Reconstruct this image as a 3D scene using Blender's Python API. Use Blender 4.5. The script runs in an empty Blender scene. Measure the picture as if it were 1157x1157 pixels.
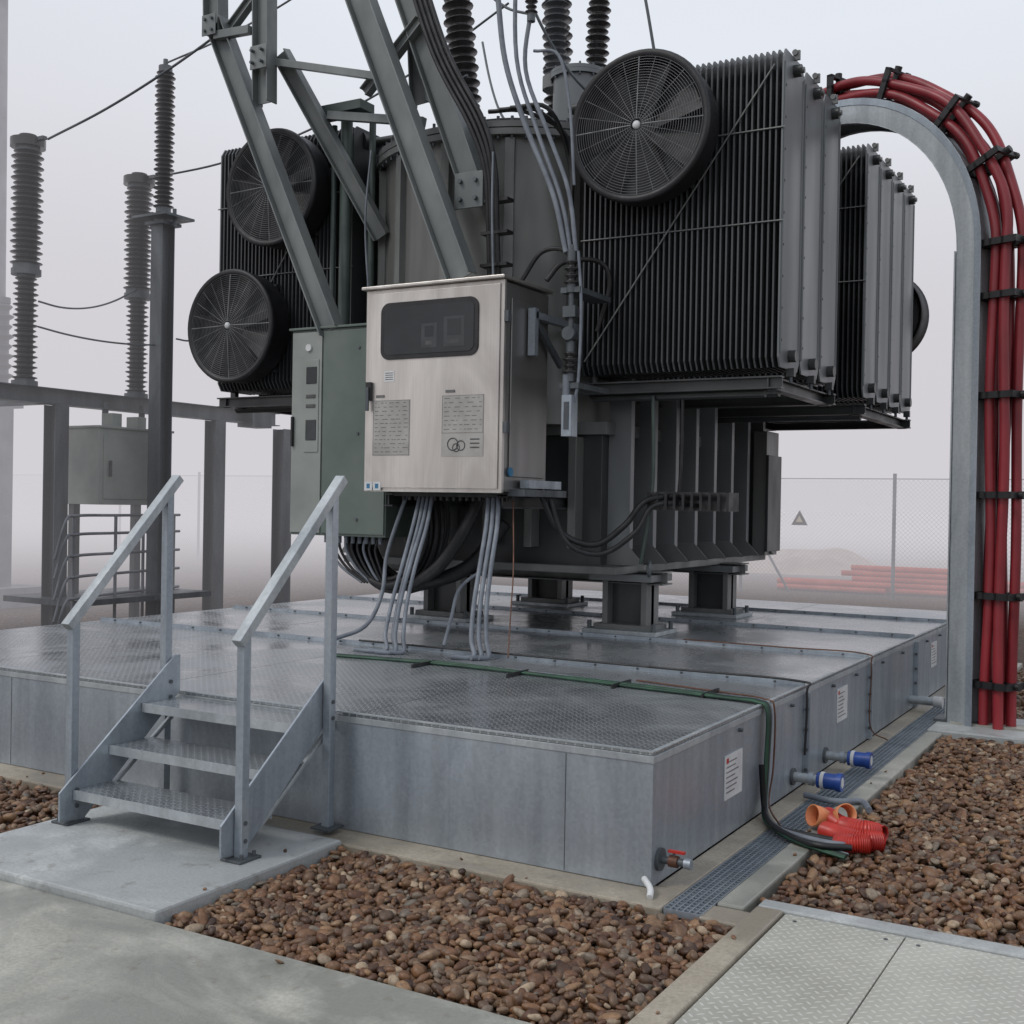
import bpy, math, random
import numpy as np
from mathutils import Vector, Matrix
random.seed(7); rng=np.random.default_rng(5)
scene=bpy.context.scene
V=Vector
# ---------------------------------------------------------------- materials
def newmat(name):
    m=bpy.data.materials.new(name); m.use_nodes=True
    nt=m.node_tree; b=nt.nodes['Principled BSDF']
    return m,nt,b
def L(nt,a,b): nt.links.new(a,b)
def noise(nt,co,scale,detail=3,rough=.55,dist=0):
    n=nt.nodes.new('ShaderNodeTexNoise'); n.inputs['Scale'].default_value=scale
    n.inputs['Detail'].default_value=detail; n.inputs['Roughness'].default_value=rough
    n.inputs['Distortion'].default_value=dist
    if co: L(nt,co,n.inputs['Vector'])
    return n.outputs['Fac']
def ramp(nt,f,stops):
    r=nt.nodes.new('ShaderNodeValToRGB'); e=r.color_ramp.elements
    while len(e)<len(stops): e.new(.5)
    for i,(p,c) in enumerate(stops):
        e[i].position=p; e[i].color=(c[0],c[1],c[2],1) if not isinstance(c,(int,float)) else (c,c,c,1)
    L(nt,f,r.inputs['Fac']); return r.outputs['Color']
def math_(nt,op,a,b=None,c=None):
    n=nt.nodes.new('ShaderNodeMath'); n.operation=op
    for i,v in enumerate((a,b,c)):
        if v is None: continue
        if isinstance(v,(int,float)): n.inputs[i].default_value=v
        else: L(nt,v,n.inputs[i])
    return n.outputs[0]
def mixc(nt,f,a,b,mode='MIX'):
    n=nt.nodes.new('ShaderNodeMix'); n.data_type='RGBA'; n.blend_type=mode
    if isinstance(f,(int,float)): n.inputs[0].default_value=f
    else: L(nt,f,n.inputs[0])
    for i,v in ((6,a),(7,b)):
        if isinstance(v,tuple): n.inputs[i].default_value=(*v,1)
        else: L(nt,v,n.inputs[i])
    return n.outputs[2]
def objco(nt,scale=(1,1,1)):
    t=nt.nodes.new('ShaderNodeTexCoord')
    if scale==(1,1,1): return t.outputs['Object']
    m=nt.nodes.new('ShaderNodeMapping')
    m.inputs['Scale'].default_value=scale; L(nt,t.outputs['Object'],m.inputs['Vector'])
    return m.outputs[0]
def bump(nt,h,b,strength=.3,dist=.01):
    n=nt.nodes.new('ShaderNodeBump'); n.inputs['Strength'].default_value=strength
    n.inputs['Distance'].default_value=dist; L(nt,h,n.inputs['Height']); L(nt,n.outputs[0],b.inputs['Normal']); return n
def pbr(name,c1,c2,r1=.4,r2=.6,metal=0,scale=3,stretch=(1,1,1),bs=0,bscale=60,spec=.5,lo=.35,hi=.65):
    m,nt,b=newmat(name)
    f=noise(nt,objco(nt,stretch),scale,3,.6)
    L(nt,ramp(nt,f,[(lo,c1),(hi,c2)]),b.inputs['Base Color'])
    L(nt,ramp(nt,f,[(.3,r2),(.7,r1)]),b.inputs['Roughness'])
    b.inputs['Metallic'].default_value=metal
    b.inputs['Specular IOR Level'].default_value=spec
    if bs: bump(nt,noise(nt,objco(nt),bscale,1),b,bs,.005)
    return m
def diamond_height(nt,s=.045):
    t=nt.nodes.new('ShaderNodeTexCoord'); sp=nt.nodes.new('ShaderNodeSeparateXYZ'); L(nt,t.outputs['Object'],sp.inputs[0])
    x,y=sp.outputs[0],sp.outputs[1]
    u=math_(nt,'DIVIDE',math_(nt,'ADD',x,y),s); v=math_(nt,'DIVIDE',math_(nt,'SUBTRACT',x,y),s)
    fu=math_(nt,'SUBTRACT',math_(nt,'FRACT',u),.5); fv=math_(nt,'SUBTRACT',math_(nt,'FRACT',v),.5)
    par=math_(nt,'FLOORED_MODULO',math_(nt,'ADD',math_(nt,'FLOOR',u),math_(nt,'FLOOR',v)),2)
    inv=math_(nt,'SUBTRACT',1,par)
    a=math_(nt,'ADD',math_(nt,'MULTIPLY',fu,inv),math_(nt,'MULTIPLY',fv,par))
    c=math_(nt,'ADD',math_(nt,'MULTIPLY',fv,inv),math_(nt,'MULTIPLY',fu,par))
    e=math_(nt,'ADD',math_(nt,'POWER',math_(nt,'ABSOLUTE',math_(nt,'DIVIDE',a,.46)),2),math_(nt,'POWER',math_(nt,'ABSOLUTE',math_(nt,'DIVIDE',c,.17)),2))
    h=nt.nodes.new('ShaderNodeMapRange'); h.inputs['From Min'].default_value=1.1; h.inputs['From Max'].default_value=.4
    L(nt,e,h.inputs['Value']); return h.outputs[0]
def diamond(name,c1,c2,r1,r2,metal,ridge,s=.045,bs=.6):
    m,nt,b=newmat(name)
    h=diamond_height(nt,s)
    f=noise(nt,objco(nt),1.3,5,.7,.6)
    base=ramp(nt,f,[(.30,c1),(.70,c2)])
    L(nt,mixc(nt,math_(nt,'MULTIPLY',h,.7),base,ridge),b.inputs['Base Color'])
    L(nt,ramp(nt,f,[(.34,r1),(.66,r2)]),b.inputs['Roughness'])
    b.inputs['Metallic'].default_value=metal
    bump(nt,h,b,bs,.004)
    return m
def galv(name,c1,c2,metal=.55,r1=.38,r2=.62,vert=True):
    m,nt,b=newmat(name)
    f=noise(nt,objco(nt,(1,1,.25)),3.2,4,.65,.5)
    base=ramp(nt,f,[(.32,c1),(.68,c2)])
    vo=nt.nodes.new('ShaderNodeTexVoronoi'); vo.inputs['Scale'].default_value=60
    L(nt,objco(nt),vo.inputs['Vector'])
    sp=ramp(nt,vo.outputs['Color'],[(.2,.94),(.8,1.05)])
    c=mixc(nt,1.0,base,sp,'MULTIPLY')
    st=ramp(nt,noise(nt,objco(nt,(6,6,.3)),1.6,3,.6),[(.38,.78),(.62,1.0)])
    c=mixc(nt,.6,c,st,'MULTIPLY')
    L(nt,c,b.inputs['Base Color'])
    L(nt,ramp(nt,f,[(.3,r2),(.7,r1)]),b.inputs['Roughness'])
    b.inputs['Metallic'].default_value=metal
    return m
M={}
M['galv']=galv('galvanised_steel',(.29,.325,.365),(.45,.50,.545),.55,.30,.55)
M['galvl']=galv('galvanised_steel_light',(.32,.35,.37),(.52,.555,.57),.45,.42,.6)
M['galvd']=galv('galvanised_steel_dark',(.075,.085,.092),(.135,.15,.16),.4)
M['plate']=diamond('tread_plate',(.27,.285,.30),(.40,.425,.44),.15,.38,.65,(.58,.61,.63))
M['cover']=diamond('cover_tread_plate',(.35,.345,.30),(.49,.485,.43),.35,.6,.1,(.64,.64,.58),.05,.45)
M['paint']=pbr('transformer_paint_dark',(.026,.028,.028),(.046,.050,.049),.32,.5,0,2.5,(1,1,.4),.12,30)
M['tank']=pbr('transformer_paint',(.125,.127,.12),(.20,.202,.192),.28,.46,.25,1.8,(1.5,1.5,.25),.1,30)
M['paintl']=pbr('transformer_paint_light',(.12,.125,.123),(.19,.195,.188),.35,.55,0.1,3,(1,1,.35))
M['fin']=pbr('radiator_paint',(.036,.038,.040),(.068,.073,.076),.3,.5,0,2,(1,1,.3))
M['finlit']=pbr('radiator_paint_lit',(.13,.14,.145),(.19,.20,.205),.32,.5,.15,1.5,(1,1,.2))  # paler radiator paint, light on end plates and ribs put into the colour
M['beam']=pbr('frame_paint',(.135,.148,.148),(.205,.22,.213),.35,.55,.2,3,(1,1,.5))
M['gpipe']=pbr('green_grey_paint',(.045,.065,.058),(.075,.10,.088),.35,.5,0,3)
M['gcab']=pbr('cabinet_green_paint',(.095,.125,.108),(.13,.16,.14),.4,.55,0,2)
M['gcab2']=pbr('cabinet_grey_paint',(.22,.24,.22),(.29,.31,.285),.4,.55,0,2)
m,nt,b=newmat('stainless_steel')
f=noise(nt,objco(nt,(1.2,1,.35)),1.7,4,.6,.6); base=ramp(nt,f,[(.30,(.36,.33,.305)),(.5,(.54,.51,.475)),(.68,(.70,.665,.62))])
br=noise(nt,objco(nt,(1,1,.012)),160,2,.5); base=mixc(nt,1,base,ramp(nt,br,[(.3,.90),(.7,1.05)]),'MULTIPLY')
L(nt,base,b.inputs['Base Color']); L(nt,ramp(nt,br,[(.3,.30),(.7,.46)]),b.inputs['Roughness']); b.inputs['Metallic'].default_value=.85
bump(nt,br,b,.06,.002); M['ss']=m
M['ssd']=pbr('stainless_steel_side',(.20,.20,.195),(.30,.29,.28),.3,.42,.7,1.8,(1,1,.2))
M['black']=pbr('black_rubber',(.008,.008,.009),(.018,.018,.019),.4,.6,0,8)
M['fanblk']=pbr('fan_black',(.010,.010,.012),(.02,.02,.022),.45,.6,0,5)
M['fanback']=pbr('fan_interior',(.045,.046,.048),(.06,.062,.064),.5,.6,0,5)
M['wire']=pbr('guard_wire',(.15,.155,.16),(.22,.225,.23),.35,.5,.4,9)
M['glass']=pbr('window_glass',(.018,.021,.023),(.03,.034,.036),.05,.10,0,2)
M['inst']=pbr('instrument_grey',(.032,.036,.038),(.048,.052,.055),.3,.5,0,8)
M['ins']=pbr('insulator_glaze',(.020,.019,.020),(.038,.036,.036),.2,.38,0,4)
M['insg']=pbr('insulator_grey',(.045,.05,.055),(.08,.085,.09),.35,.5,0,4)
M['conduit']=pbr('grey_conduit',(.12,.135,.16),(.20,.22,.25),.45,.6,0,6)
M['red']=pbr('red_cable_sheath',(.16,.012,.017),(.29,.027,.035),.32,.5,0,3,(1,1,.4))
M['orange']=pbr('red_corrugated_plastic',(.38,.022,.016),(.55,.04,.025),.3,.45,0,6)
M['orange2']=pbr('orange_inside',(.60,.20,.08),(.72,.30,.13),.4,.6,0,6)
M['blue']=pbr('blue_plastic',(.012,.045,.22),(.03,.09,.36),.3,.45,0,6)
M['white']=pbr('label_white',(.52,.53,.53),(.66,.67,.67),.45,.6,0,6)
M['labelg']=pbr('label_grey',(.33,.32,.30),(.42,.41,.385),.4,.55,.3,6)
M['ink']=pbr('ink',(.05,.05,.05),(.09,.09,.09),.5,.7,0,6)
M['etch']=pbr('etched_text',(.12,.118,.112),(.17,.165,.16),.5,.7,0,6)
M['inkb']=pbr('ink_blue',(.03,.12,.25),(.05,.2,.32),.5,.7,0,6)
M['green']=pbr('green_cable',(.006,.035,.02),(.014,.07,.036),.4,.55,0,9)
M['copper']=pbr('copper_wire',(.09,.04,.025),(.14,.065,.04),.4,.6,.3,9)
M['yellow']=pbr('sign_yellow',(.42,.38,.28),(.5,.45,.33),.5,.6,0,9)
M['mast']=pbr('mast_steel',(.16,.17,.185),(.25,.26,.28),.5,.7,.2,2)
M['reds']=pbr('red_duct_stack',(.42,.065,.04),(.56,.12,.08),.6,.8,0,2)
M['mound']=pbr('soil_mound',(.26,.18,.13),(.38,.28,.22),.8,.95,0,1.2,bs=.6,bscale=6)
def concrete(name,c1,c2,wet,wetamt=.5):
    m,nt,b=newmat(name)
    f=noise(nt,objco(nt),2.2,6,.68,.3)
    base=ramp(nt,f,[(.3,c1),(.7,c2)])
    fine=noise(nt,objco(nt),60,3,.7)
    c=mixc(nt,1,base,ramp(nt,fine,[(.3,.78),(.7,1.1)]),'MULTIPLY')
    w=noise(nt,objco(nt),.9,5,.62,.8)
    wf=ramp(nt,w,[(.43,1.0),(.56,0.0)])
    c2_=mixc(nt,math_(nt,'MULTIPLY',wf,wetamt),c,wet)
    sp=ramp(nt,noise(nt,objco(nt),11,3,.6),[(.60,0.0),(.72,1.0)])
    c3=mixc(nt,math_(nt,'MULTIPLY',sp,.4),c2_,(.14,.11,.08))
    L(nt,c3,b.inputs['Base Color'])
    L(nt,ramp(nt,wf,[(0,.8),(1,.30)]),b.inputs['Roughness'])
    bump(nt,fine,b,.35,.006)
    return m
M['conc']=concrete('concrete',(.33,.325,.285),(.50,.49,.435),(.21,.215,.19),.8)
M['concl']=concrete('concrete_light',(.38,.40,.40),(.58,.60,.59),(.28,.295,.295),.6)
M['concb']=concrete('concrete_beige',(.30,.26,.20),(.45,.405,.325),(.20,.175,.14),.6)
m,nt,b=newmat('ground_gravel')
vo=nt.nodes.new('ShaderNodeTexVoronoi'); vo.inputs['Scale'].default_value=22; L(nt,objco(nt),vo.inputs['Vector'])
cc=ramp(nt,vo.outputs['Color'],[(0,(.055,.030,.018)),(.35,(.13,.068,.038)),(.7,(.19,.108,.064)),(1,(.27,.185,.13))])
cc=mixc(nt,1,cc,ramp(nt,vo.outputs['Distance'],[(0,1.0),(.6,.3)]),'MULTIPLY')
big=ramp(nt,noise(nt,objco(nt),.35,4,.6),[(.35,.75),(.65,1.25)])
cc=mixc(nt,1,cc,big,'MULTIPLY')
L(nt,cc,b.inputs['Base Color']); b.inputs['Roughness'].default_value=.8
inv=math_(nt,'SUBTRACT',1,vo.outputs['Distance']); bump(nt,inv,b,.8,.03); M['ground']=m
m,nt,b=newmat('pebble_stone')
at=nt.nodes.new('ShaderNodeAttribute'); at.attribute_name='rnd'
cc=ramp(nt,at.outputs['Fac'],[(0,(.040,.018,.009)),(.2,(.12,.052,.025)),(.42,(.21,.105,.049)),(.62,(.10,.060,.038)),(.78,(.28,.16,.082)),(.9,(.14,.113,.088)),(1,(.42,.31,.205))])
cc=mixc(nt,.85,cc,ramp(nt,noise(nt,objco(nt),60,3,.65),[(.3,.55),(.7,1.25)]),'MULTIPLY')
L(nt,cc,b.inputs['Base Color']); b.inputs['Roughness'].default_value=.48; M['peb']=m
m,nt,b=newmat('chain_link'); b.inputs['Base Color'].default_value=(.22,.23,.24,1); b.inputs['Roughness'].default_value=.5
t=nt.nodes.new('ShaderNodeTexCoord'); sp=nt.nodes.new('ShaderNodeSeparateXYZ'); L(nt,t.outputs['Object'],sp.inputs[0])
x,z=sp.outputs[0],sp.outputs[2]
def wires(e): 
    f=math_(nt,'FRACT',math_(nt,'DIVIDE',e,.085)); return math_(nt,'LESS_THAN',f,.06)
g=math_(nt,'MAXIMUM',wires(math_(nt,'ADD',x,z)),wires(math_(nt,'SUBTRACT',x,z)))
L(nt,g,b.inputs['Alpha']); M['chain']=m

# ---------------------------------------------------------------- builder
def basis(d):
    d=V(d).normalized(); a=V((0,0,1)) if abs(d.z)<.95 else V((1,0,0))
    u=d.cross(a).normalized(); w=u.cross(d).normalized(); return d,u,w
def crom(pts,k=6):
    P=[V(p) for p in pts]
    if len(P)<3: return P
    P=[P[0]*2-P[1]]+P+[P[-1]*2-P[-2]]; out=[]
    for i in range(1,len(P)-2):
        for j in range(k):
            t=j/k; a,b_,c,d=P[i-1],P[i],P[i+1],P[i+2]
            out.append(.5*((2*b_)+(c-a)*t+(2*a-5*b_+4*c-d)*t*t+(3*b_-a-3*c+d)*t**3))
    out.append(P[-2]); return out
class B:
    def __init__(s,name): s.name=name; s.v=[]; s.f=[]; s.m=[]; s.s=[]; s.mats=[]
    def mi(s,k):
        if k not in s.mats: s.mats.append(k)
        return s.mats.index(k)
    def add(s,vs,fs,k,smooth=False):
        o=len(s.v); s.v.extend([tuple(p) for p in vs]); i=s.mi(k)
        for f in fs: s.f.append(tuple(o+a for a in f)); s.m.append(i); s.s.append(smooth)
    def box(s,x0,x1,y0,y1,z0,z1,k):
        vs=[(x,y,z) for x in (x0,x1) for y in (y0,y1) for z in (z0,z1)]
        s.add(vs,[(0,1,3,2),(4,6,7,5),(0,4,5,1),(2,3,7,6),(0,2,6,4),(1,5,7,3)],k)
    def beam(s,p0,p1,w,h,k,up=None,ow=0,oh=0):
        p0,p1=V(p0),V(p1); d,u,t=basis(p1-p0)
        if up is not None:
            t=(V(up)-d*V(up).dot(d)).normalized(); u=d.cross(t).normalized()
        vs=[]
        for p in (p0,p1):
            for a in (-1,1):
                for b_ in (-1,1): vs.append(p+u*(ow+a*w/2)+t*(oh+b_*h/2))
        s.add(vs,[(0,1,3,2),(4,6,7,5),(0,4,5,1),(2,3,7,6),(0,2,6,4),(1,5,7,3)],k)
    def hbeam(s,p0,p1,w,h,k,up=None,t=.012):
        s.beam(p0,p1,w,t,k,up,0,h/2); s.beam(p0,p1,w,t,k,up,0,-h/2); s.beam(p0,p1,t,h-t*1.2,k,up)
    def cyl(s,p0,p1,r,k,r1=None,n=16,caps=True):
        p0,p1=V(p0),V(p1); d,u,w=basis(p1-p0); r1=r if r1 is None else r1
        a=[p0+(u*math.cos(2*math.pi*i/n)+w*math.sin(2*math.pi*i/n))*r for i in range(n)]
        b_=[p1+(u*math.cos(2*math.pi*i/n)+w*math.sin(2*math.pi*i/n))*r1 for i in range(n)]
        s.add(a+b_,[(i,(i+1)%n,n+(i+1)%n,n+i) for i in range(n)],k,True)
        if caps: s.add(a,[tuple(range(n-1,-1,-1))],k); s.add(b_,[tuple(range(n))],k)
    def lathe(s,p0,d,prof,k,n=20,smooth=True):
        p0=V(p0); d,u,w=basis(d); vs=[];fs=[]
        for (r,h) in prof:
            for i in range(n):
                a=2*math.pi*i/n; vs.append(p0+d*h+(u*math.cos(a)+w*math.sin(a))*r)
        for j in range(len(prof)-1):
            for i in range(n):
                fs.append((j*n+i,j*n+(i+1)%n,(j+1)*n+(i+1)%n,(j+1)*n+i))
        s.add(vs,fs,k,smooth)
    def tube(s,pts,r,k,n=8,kk=6,raw=False,rf=None):
        P=[V(p) for p in pts] if raw else crom(pts,kk)
        vs=[];fs=[];u=None
        for i,p in enumerate(P):
            d=(P[min(i+1,len(P)-1)]-P[max(i-1,0)]).normalized()
            if u is None: _,u,w=basis(d)
            u=(u-d*u.dot(d)).normalized(); w=d.cross(u); rr=r if rf is None else r*rf(i)
            for j in range(n):
                a=2*math.pi*j/n; vs.append(p+(u*math.cos(a)+w*math.sin(a))*rr)
        for i in range(len(P)-1):
            for j in range(n): fs.append((i*n+j,i*n+(j+1)%n,(i+1)*n+(j+1)%n,(i+1)*n+j))
        s.add(vs,fs,k,True)
        if rf is None: s.add(vs[:n],[tuple(range(n-1,-1,-1))],k); s.add(vs[-n:],[tuple(range(n))],k)
    def torus(s,c,axis,R,r,k,n=40,m_=6):
        d,u,w=basis(axis); c=V(c)
        vs=[];fs=[]
        for i in range(n):
            a=2*math.pi*i/n; e=u*math.cos(a)+w*math.sin(a)
            for j in range(m_):
                b_=2*math.pi*j/m_; vs.append(c+e*(R+r*math.cos(b_))+d*r*math.sin(b_))
        for i in range(n):
            for j in range(m_): fs.append((i*m_+j,((i+1)%n)*m_+j,((i+1)%n)*m_+(j+1)%m_,i*m_+(j+1)%m_))
        s.add(vs,fs,k,True)
    def prism(s,poly,z0,z1,k,smooth=False,caps=True):
        n=len(poly); a=[(x,y,z0) for x,y in poly]; b_=[(x,y,z1) for x,y in poly]
        s.add(a+b_,[(i,(i+1)%n,n+(i+1)%n,n+i) for i in range(n)],k,smooth)
        if caps: s.add(a,[tuple(range(n-1,-1,-1))],k); s.add(b_,[tuple(range(n))],k)
    def prismx(s,poly,x0,x1,k):
        n=len(poly); a=[(x0,y,z) for y,z in poly]; b_=[(x1,y,z) for y,z in poly]
        s.add(a+b_,[(i,(i+1)%n,n+(i+1)%n,n+i) for i in range(n)]+[tuple(range(n-1,-1,-1)),tuple(range(n,2*n))],k)
    def insul(s,p0,p1,rc,rs,n,k,seg=18):
        p0,p1=V(p0),V(p1); d=p1-p0; Ln=d.length; p=Ln/n; prof=[(rc,0)]
        for i in range(n):
            h=i*p; R=rs if i%2==0 else rs*.86
            prof+=[(rc,h+.12*p),(R*.97,h+.42*p),(R,h+.5*p),(R*.96,h+.58*p),(rc,h+.74*p)]
        prof.append((rc,Ln)); s.lathe(p0,d,prof,k,seg)
        s.cyl(p0-d.normalized()*.05,p0+d.normalized()*.03,rc*1.25,'galvd',n=seg); s.cyl(p1-d.normalized()*.03,p1+d.normalized()*.06,rc*1.15,'galvd',n=seg)
    def finish(s,parent=None,bevel=0):
        me=bpy.data.meshes.new(s.name); me.from_pydata(s.v,[],s.f)
        for k in s.mats: me.materials.append(M[k])
        me.polygons.foreach_set('material_index',s.m); me.polygons.foreach_set('use_smooth',s.s); me.update()
        o=bpy.data.objects.new(s.name,me); scene.collection.objects.link(o)
        if parent: o.parent=parent
        if bevel:
            md=o.modifiers.new('bev','BEVEL'); md.width=bevel; md.segments=2; md.limit_method='ANGLE'; md.angle_limit=math.radians(50)
        return o
def empty(name):
    o=bpy.data.objects.new(name,None); scene.collection.objects.link(o); o.empty_display_size=.2; return o

H=.593
# ---------------------------------------------------------------- ground
g=B('ground'); 
g.add([(-700,-700,-.045),(700,-700,-.045),(700,700,-.045),(-700,700,-.045)],[(0,1,2,3)],'ground'); g.finish()
p=B('concrete_pavement')
xs=[-14,-10.4,-6.8,-3.2,.455]
for a,c in zip(xs[:-1],xs[1:]):
    p.box(a+.004,c-.004,-6.5,-1.385,-.15,0.0,'conc')
p.finish(bevel=.008)
p=B('concrete_landing'); p.box(-2.93,-1.5,-1.38,-.21,-.12,.035,'concl'); p.finish(bevel=.012)
p=B('concrete_foundation')
p.box(-6.4,.128,-.2,0.06,-.12,.012,'concb'); p.box(.0,.128,.06,9.2,-.12,.012,'concb')
p.box(-6.4,-6.1,.06,8.7,-.12,.012,'concb')
p.box(.302,.42,-.02,4.45,-.12,.016,'conc'); p.box(.302,.42,5.35,9.2,-.12,.016,'conc')
p.box(.302,2.4,4.46,5.34,-.12,.03,'concl'); p.finish(bevel=.01)
p=B('kerb')
p.box(.458,.57,-6.5,.03,-.15,.018,'concb'); p.box(.458,4.5,.034,.13,-.15,.018,'concl')
p.box(.29,.455,-.2,-.03,-.15,.006,'concb')
p.finish(bevel=.008)
p=B('trench_cover_plates')
xs=[.576,1.05,1.62,2.2,2.8,3.4]
for a,c in zip(xs[:-1],xs[1:]):
    for y0,y1 in ((-1.28,.028),(-2.6,-1.29),(-3.9,-2.61),(-5.2,-3.91)):
        p.box(a+.003,c-.003,y0,y1,-.02,.006,'cover')
        for hx in (a+.06,c-.06):
            for hy in (y0+.07,y1-.07): p.cyl((hx,hy,.005),(hx,hy,.009),.008,'galvd',n=10)
p.box(.575,3.4,-5.2,.028,-.1,-.022,'conc')
p.finish(bevel=.002)
p=B('drain_grating')
p.box(.128,.302,-.2,9.0,-.1,-.035,'black')  # black strip stands in for the shaded void below the bars
for x in np.linspace(.135,.296,7): p.box(x-.002,x+.002,-.18,9,-.03,.010,'galv')
y=-.18
while y<9: p.box(.133,.298,y-.0025,y+.0025,-.02,.008,'galv'); y+=.033
p.finish()
def pebbles(name,regions):
    import bmesh
    bm=bmesh.new(); bmesh.ops.create_icosphere(bm,subdivisions=2,radius=1)
    tv=np.array([v.co[:] for v in bm.verts]); tf=np.array([[v.index for v in f.verts] for f in bm.faces]); bm.free()
    nv=len(tv); P=[];S=[]
    for (x0,x1,y0,y1,dens,smin,smax,zz) in regions:
        n=int((x1-x0)*(y1-y0)*dens)
        xx,yy=rng.uniform(x0,x1,n),rng.uniform(y0,y1,n)
        zr=rng.uniform(-.042,.0,n)+.012*np.sin(xx*4)*np.sin(yy*3.3+1) if zz is None else np.full(n,zz)
        P.append(np.c_[xx,yy,zr])
        S.append(smin+(smax-smin)*rng.beta(1.3,2.8,n))
    P=np.concatenate(P);S=np.concatenate(S);n=len(P)
    sc=np.c_[S*rng.uniform(.85,1.6,n),S*rng.uniform(.7,1.05,n),S*rng.uniform(.45,.8,n)]
    yaw=rng.uniform(0,6.283,n); tilt=rng.normal(0,.4,n); tl2=rng.normal(0,.4,n)
    lump=1+.12*np.sin(tv[None,:,0]*3+rng.uniform(0,6,(n,1)))+.10*np.sin(tv[None,:,1]*3.4+rng.uniform(0,6,(n,1)))+.06*np.sin(tv[None,:,2]*5+rng.uniform(0,6,(n,1)))
    W=tv[None]*lump[...,None]*sc[:,None,:]
    ct,st=np.cos(tilt)[:,None],np.sin(tilt)[:,None]
    y_=W[...,1]*ct-W[...,2]*st; z_=W[...,1]*st+W[...,2]*ct; x_=W[...,0]
    ct,st=np.cos(tl2)[:,None],np.sin(tl2)[:,None]
    x2=x_*ct+z_*st; z2=-x_*st+z_*ct
    cy,sy=np.cos(yaw)[:,None],np.sin(yaw)[:,None]
    X=x2*cy-y_*sy+P[:,0:1]; Y=x2*sy+y_*cy+P[:,1:2]; Z=z2+P[:,2:3]
    vv=np.stack([X,Y,Z],-1).reshape(-1,3)
    ff=(tf[None]+(np.arange(n)*nv)[:,None,None]).reshape(-1,3)
    me=bpy.data.meshes.new(name); me.vertices.add(len(vv)); me.vertices.foreach_set('co',vv.ravel().astype(np.float32))
    me.loops.add(ff.size); me.loops.foreach_set('vertex_index',ff.ravel().astype(np.int32))
    me.polygons.add(len(ff)); me.polygons.foreach_set('loop_start',np.arange(0,ff.size,3,dtype=np.int32)); me.polygons.foreach_set('loop_total',np.full(len(ff),3,dtype=np.int32))
    me.polygons.foreach_set('use_smooth',np.ones(len(ff),dtype=bool)); me.update(calc_edges=True)
    a=me.attributes.new('rnd','FLOAT','POINT'); a.data.foreach_set('value',np.repeat(rng.uniform(0,1,n),nv).astype(np.float32))
    me.materials.append(M['peb']); o=bpy.data.objects.new(name,me); scene.collection.objects.link(o)
pebbles('gravel',[(-1.48,.44,-1.365,-.22,2000,.012,.036,None),(-5.6,-2.95,-1.365,-.22,1100,.014,.036,None),
  (.45,2.3,.15,4.44,1400,.013,.035,None),(.45,1.8,5.37,9,600,.018,.038,None),(-8.5,-6.45,-1.3,4,300,.018,.038,None),
  (-1.4,.4,-1.46,-1.39,22,.006,.014,.007),(.46,.56,-1.3,0,16,.006,.014,.023),(-1.6,-1.5,-1.3,-.3,25,.006,.013,.04),(.31,.41,.2,4.4,14,.006,.015,.022),(-4,0,-.19,-.02,9,.005,.012,.016)])

# ---------------------------------------------------------------- containment platform
pl=empty('containment_platform')
b=B('basin_walls')
X0,Y1=-6.08,8.45
b.box(X0,0,0,.008,.015,H-.02,'galv'); b.box(-.008,0,.009,Y1,.015,H-.02,'galv')
b.box(X0,X0+.008,.009,Y1,.015,H-.02,'galv'); b.box(X0+.009,-.009,Y1-.008,Y1,.015,H-.02,'galv')
b.box(X0-.004,.004,-.005,.03,H-.045,H-.014,'galvl'); b.box(-.03,.005,.031,Y1,H-.045,H-.014,'galvl')
for x in (-.42,-2.32,-4.2): b.box(x-.002,x+.002,-.0018,.001,.02,H-.05,'galvd')
for y in (2.28,3.88,5.5,7.1):
    b.box(-.002,.035,y-.012,y-.004,.02,H-.03,'galv'); b.box(-.002,.035,y+.012,y+.004,.02,H-.03,'galv')
    for z in (.1,.22,.34,.46): b.cyl((.02,y-.028,z),(.02,y+.028,z),.011,'galvd',n=8)
for y in (1.1,2.0,2.9,3.5,4.3,5.0,6.0,6.6,7.6):
    b.cyl((0,y,.52),(.022,y,.52),.010,'galvd',n=8)
b.finish(pl,bevel=.002)
b=B('deck_plates')
ys=[0.0,2.28,3.88,5.5,7.1,Y1]; xs=[X0,-4.6,-3.1,-1.6,0]
for i in range(5):
    for j in range(4):
        b.box(xs[j]+.003,xs[j+1]-.003,ys[i]+.004,ys[i+1]-.004,H-.012,H,'plate')
b.finish(pl)
b=B('deck_joints')
for y in ys[1:-1]:
    b.box(X0+.02,-.002,y-.010,y-.004,H-.01,H+.028,'galv'); b.box(X0+.02,-.002,y+.004,y+.010,H-.01,H+.028,'galv')
    x=X0+.2
    while x<0: b.cyl((x,y-.02,H+.015),(x,y+.02,H+.015),.008,'galvd',n=6); x+=.3
b.box(X0,0,-.004,.02,H+.001,H+.006,'galvl'); b.box(-.02,.003,.021,Y1,H+.001,H+.006,'galvl')
b.finish(pl)
b=B('side_labels')
for (y,z) in ((1.02,.30),(3.15,.36),(6.35,.36)):
    b.box(.001,.006,y-.13,y+.13,z-.1,z+.12,'white')
    for k in range(7): 
        zz=z+.085-k*.025; b.box(.006,.0072,y-.11,y-.11+random.uniform(.12,.21),zz-.003,zz+.003,'etch')
    b.box(.006,.0073,y-.11,y-.08,z+.08,z+.105,'orange')
b.finish(pl)
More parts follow.
